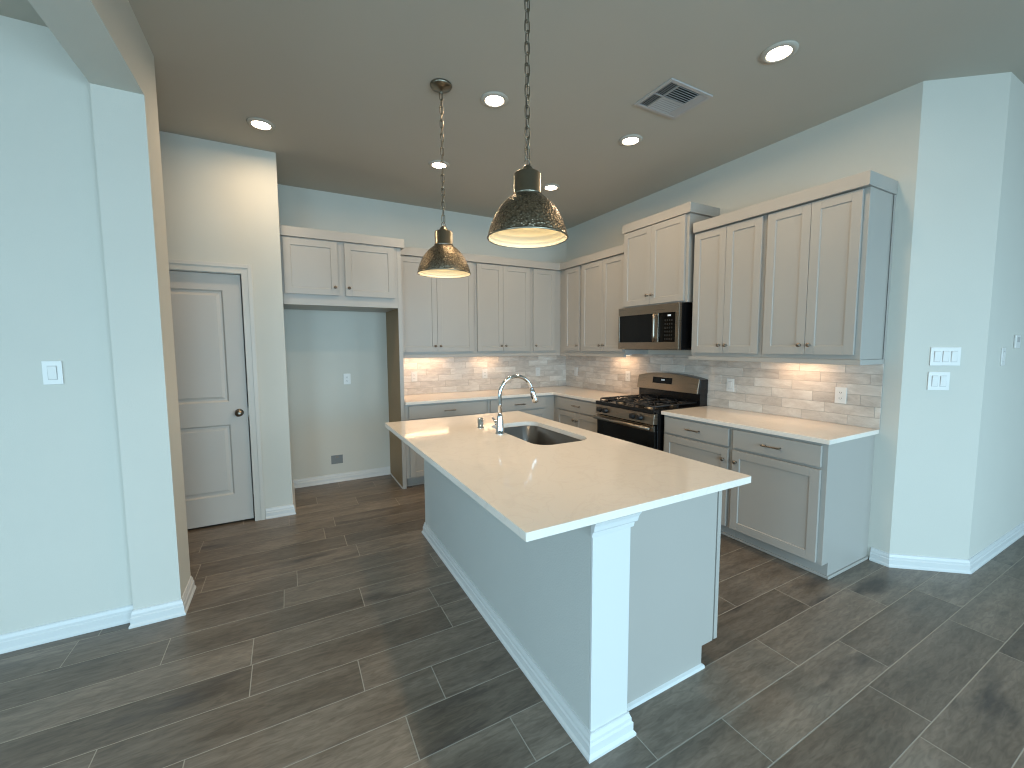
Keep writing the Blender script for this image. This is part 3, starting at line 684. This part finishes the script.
# ------------------------------------------------------------------ recessed lights and vent
for lab, x, y in (('leftmost round recessed ceiling light near the pantry door wall', -3.588, -1.237), ('recessed ceiling light between the two pendant chains', -2.231, -2.311),
                  ('recessed ceiling light nearest the camera at upper right of the vent', -1.045, -3.457), ('recessed ceiling light in front of the microwave, left of the ceiling vent', -1.053, -2.328),
                  ('recessed ceiling light above the back corner, just right of the near pendant', -1.062, -1.212), ('recessed ceiling light seen beside the far pendant chain', -2.236, -1.187)):
    t = thing('recessed_light', lab, 'light', (x, y, H), 'recessed ceiling lights')
    T = TR(x, y, 0)
    MB(T).lathe([(.0605, H-.008), (.066, H-.012), (.090, H-.006), (.092, H-.0003), (.0605, H-.0003), (.0605, H-.008)], 40, closed=False).build('trim_ring', 'ceiling', t)
    MB(T).lathe([(0, H-.007), (.060, H-.007), (.060, H-.001), (0, H-.001)], 36).build('lens', 'bulb', t)
    area('recessed_lamp', (0, 0, -.014), (0, 0, 0), .13, .13, 7.2, WARM, math.radians(172), 'DISK', t)
vx0, vx1, vy0, vy1 = -1.392, -1.008, -3.024, -2.712
v = thing('ceiling_vent', 'square four-way air register in the ceiling between recessed lights', 'vent', ((vx0+vx1)/2, (vy0+vy1)/2, H))
m = MB(); b_ = .024
z0, z1 = H-.010, H-.0005
m.box(vx0, vx1, vy0, vy0+b_, z0, z1).box(vx0, vx1, vy1-b_, vy1, z0, z1).box(vx0, vx0+b_, vy0+b_, vy1-b_, z0, z1).box(vx1-b_, vx1, vy0+b_, vy1-b_, z0, z1)
m.build('frame', 'ventpaint', v, bevel=.002)
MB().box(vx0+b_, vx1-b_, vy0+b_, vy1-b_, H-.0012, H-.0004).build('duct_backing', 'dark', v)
ia, ib, ic, ie = vx0+b_, vx1-b_, vy0+b_, vy1-b_; xm = ia+(ib-ia)*.22; xm2 = ia+(ib-ia)*.80; ym = (ic+ie)/2
MB().box(xm-.004, xm+.004, ic, ie, z0, H-.0013).box(xm2-.003, xm2+.003, ic, ie, z0, H-.0013).box(ia, xm2, ym-.004, ym+.004, z0, H-.0013).build('divider', 'ventpaint', v)
def louver(x0, x1, y0, y1, along, ang, n):
    m = MB()
    for i in range(n):
        if along == 'x':
            yy = y0+(y1-y0)*(i+.5)/n; T_ = Matrix.Translation(((x0+x1)/2, yy, H-.0065)) @ Matrix.Rotation(math.radians(ang), 4, 'X'); m.box(-(x1-x0)/2, (x1-x0)/2, -.0052, .0052, -.0005, .0005, T_)
        else:
            xx = x0+(x1-x0)*(i+.5)/n; T_ = Matrix.Translation((xx, (y0+y1)/2, H-.0065)) @ Matrix.Rotation(math.radians(ang), 4, 'Y'); m.box(-.0052, .0052, -(y1-y0)/2, (y1-y0)/2, -.0005, .0005, T_)
    m.build('louver', 'ventpaint', v)
louver(xm+.004, xm2-.003, ic, ym-.004, 'x', 62, 7)
louver(xm+.004, xm2-.003, ym+.004, ie, 'x', -30, 7)
louver(ia, xm-.004, ic, ym-.004, 'y', -62, 4)
louver(ia, xm-.004, ym+.004, ie, 'y', -62, 4)
louver(xm2+.003, ib, ic, ie, 'y', 30, 4)

# ------------------------------------------------------------------ outlets, switches
def outlet(label, T, kind='duplex', gangs=1, name=None, group='outlets and switches on the backsplash', off=.0):
    w_ = .072+.046*(gangs-1); h_ = .117
    t = thing(name or ('electrical_outlet' if kind == 'duplex' else 'light_switch'), label, 'outlet' if kind == 'duplex' else 'switch', T.translation, group)
    Mx = T
    pl = MB(Mx).box(-w_/2, w_/2, -off-.0065, -off-.0002, -h_/2, h_/2).build('wall_plate', 'plate', t, bevel=.002)
    for g in range(gangs):
        cx = (g-(gangs-1)/2)*.046
        if kind == 'duplex':
            for s in (-1, 1):
                f = MB(Mx).box(cx-.0165, cx+.0165, -off-.0066, -off-.0085, s*.0205-.014, s*.0205+.014).build('socket', 'plate', t, bevel=.003)
                MB(Mx).box(cx-.008, cx-.0055, -off-.0084, -off-.0090, s*.0205-.005, s*.0205+.005).box(cx+.0055, cx+.008, -off-.0084, -off-.0090, s*.0205-.005, s*.0205+.005).box(cx-.0015, cx+.0015, -off-.0084, -off-.0090, s*.0205-.011, s*.0205-.0075).build('slots', 'slot', f)
        else:
            MB(Mx).box(cx-.0175, cx+.0175, -off-.0066, -off-.0072, -.035, .035).build('bezel', 'ventpaint', t)
            rk = Matrix.Translation((cx, -off-.0075, 0)) @ Matrix.Rotation(math.radians(3.2), 4, 'X')
            MB(Mx).box(-.0155, .0155, -.003, .002, -.0325, .0325, rk).build('rocker', 'plate', t, bevel=.001)
    return t
outlet('leftmost backsplash outlet beside the alcove panel', TR(-2.189, 0, 1.128), off=.008)
outlet('backsplash outlet left of the faucet on the back wall', TR(-1.276, 0, 1.128), off=.008)
outlet('single switch plate on the back-wall tiles near the corner', TR(-.477, 0, 1.128), 'rocker', off=.008)
outlet('single switch plate on the range-wall tiles just past the corner', TR(0, -.251, 1.128, -90), 'rocker', off=.008)
outlet('outlet on the tiles immediately left of the range', TR(0, -1.254, 1.128, -90), off=.008)
outlet('single switch plate on the tiles just right of the range', TR(0, -2.544, 1.128, -90), 'rocker', off=.008)
outlet('outlet on the tiles at the far right above the short worktop', TR(0, -3.401, 1.124, -90), off=.008)
outlet('outlet at mid height on the bare refrigerator alcove wall', TR(-2.928, 0, 1.131), group='outlets and switches on painted walls')
outlet('single switch on the pale blue-lit wall at far left', TR(-4.517, -1.985, 1.366), 'rocker', group='outlets and switches on painted walls')
ang = math.degrees(math.atan2(B45[1]-A45[1], B45[0]-A45[0])); dv = Vector((B45[0], B45[1], 0))-Vector((A45[0], A45[1], 0)); dv.normalize(); a0 = Vector((A45[0], A45[1], 0))
def on45(x, z): p = a0+dv*(x/dv.x); return TR(p.x, p.y, z, ang)
outlet('three-gang rocker switch plate on the angled wall, upper of two', on45(.175, 1.411), 'rocker', 3, group='outlets and switches on painted walls')
outlet('two-gang rocker switch plate below the three-gang one on the angled wall', on45(.155, 1.254), 'rocker', 2, group='outlets and switches on painted walls')
outlet('single switch with shiny plate around the corner at far right', TR(.66, -4.017, 1.405), 'rocker', group='outlets and switches on painted walls')
t = thing('thermostat', 'thin white box mounted on the wall at the far right edge', 'thermostat', (.92, -4.017, 1.51))
MB().box(.87, .97, -4.030, -4.0175, 1.46, 1.55).build('housing', 'plate', t, bevel=.004)
MB().box(.89, .95, -4.0308, -4.0302, 1.50, 1.535).build('screen', 'ventpaint', t)
# water supply box low in the alcove
t = thing('water_supply_box', 'small recessed water box low on the alcove wall', 'box', (-3.06, 0, .25))
m = MB(); a, b, c, e = -3.132, -2.990, .190, .310
m.box(a, b, -.004, -.0003, c, c+.012).box(a, b, -.004, -.0003, e-.012, e).box(a, a+.012, -.004, -.0003, c+.012, e-.012).box(b-.012, b, -.004, -.0003, c+.012, e-.012)
m.build('frame', 'wall', t); MB().box(a+.012, b-.012, -.0012, -.0003, c+.012, e-.012).build('recess', plain('recess_grey', (120, 124, 124), .7), t)
MB().box(-3.075, -3.045, -.012, -.0013, .268, .290).build('valve', 'nickel', t)
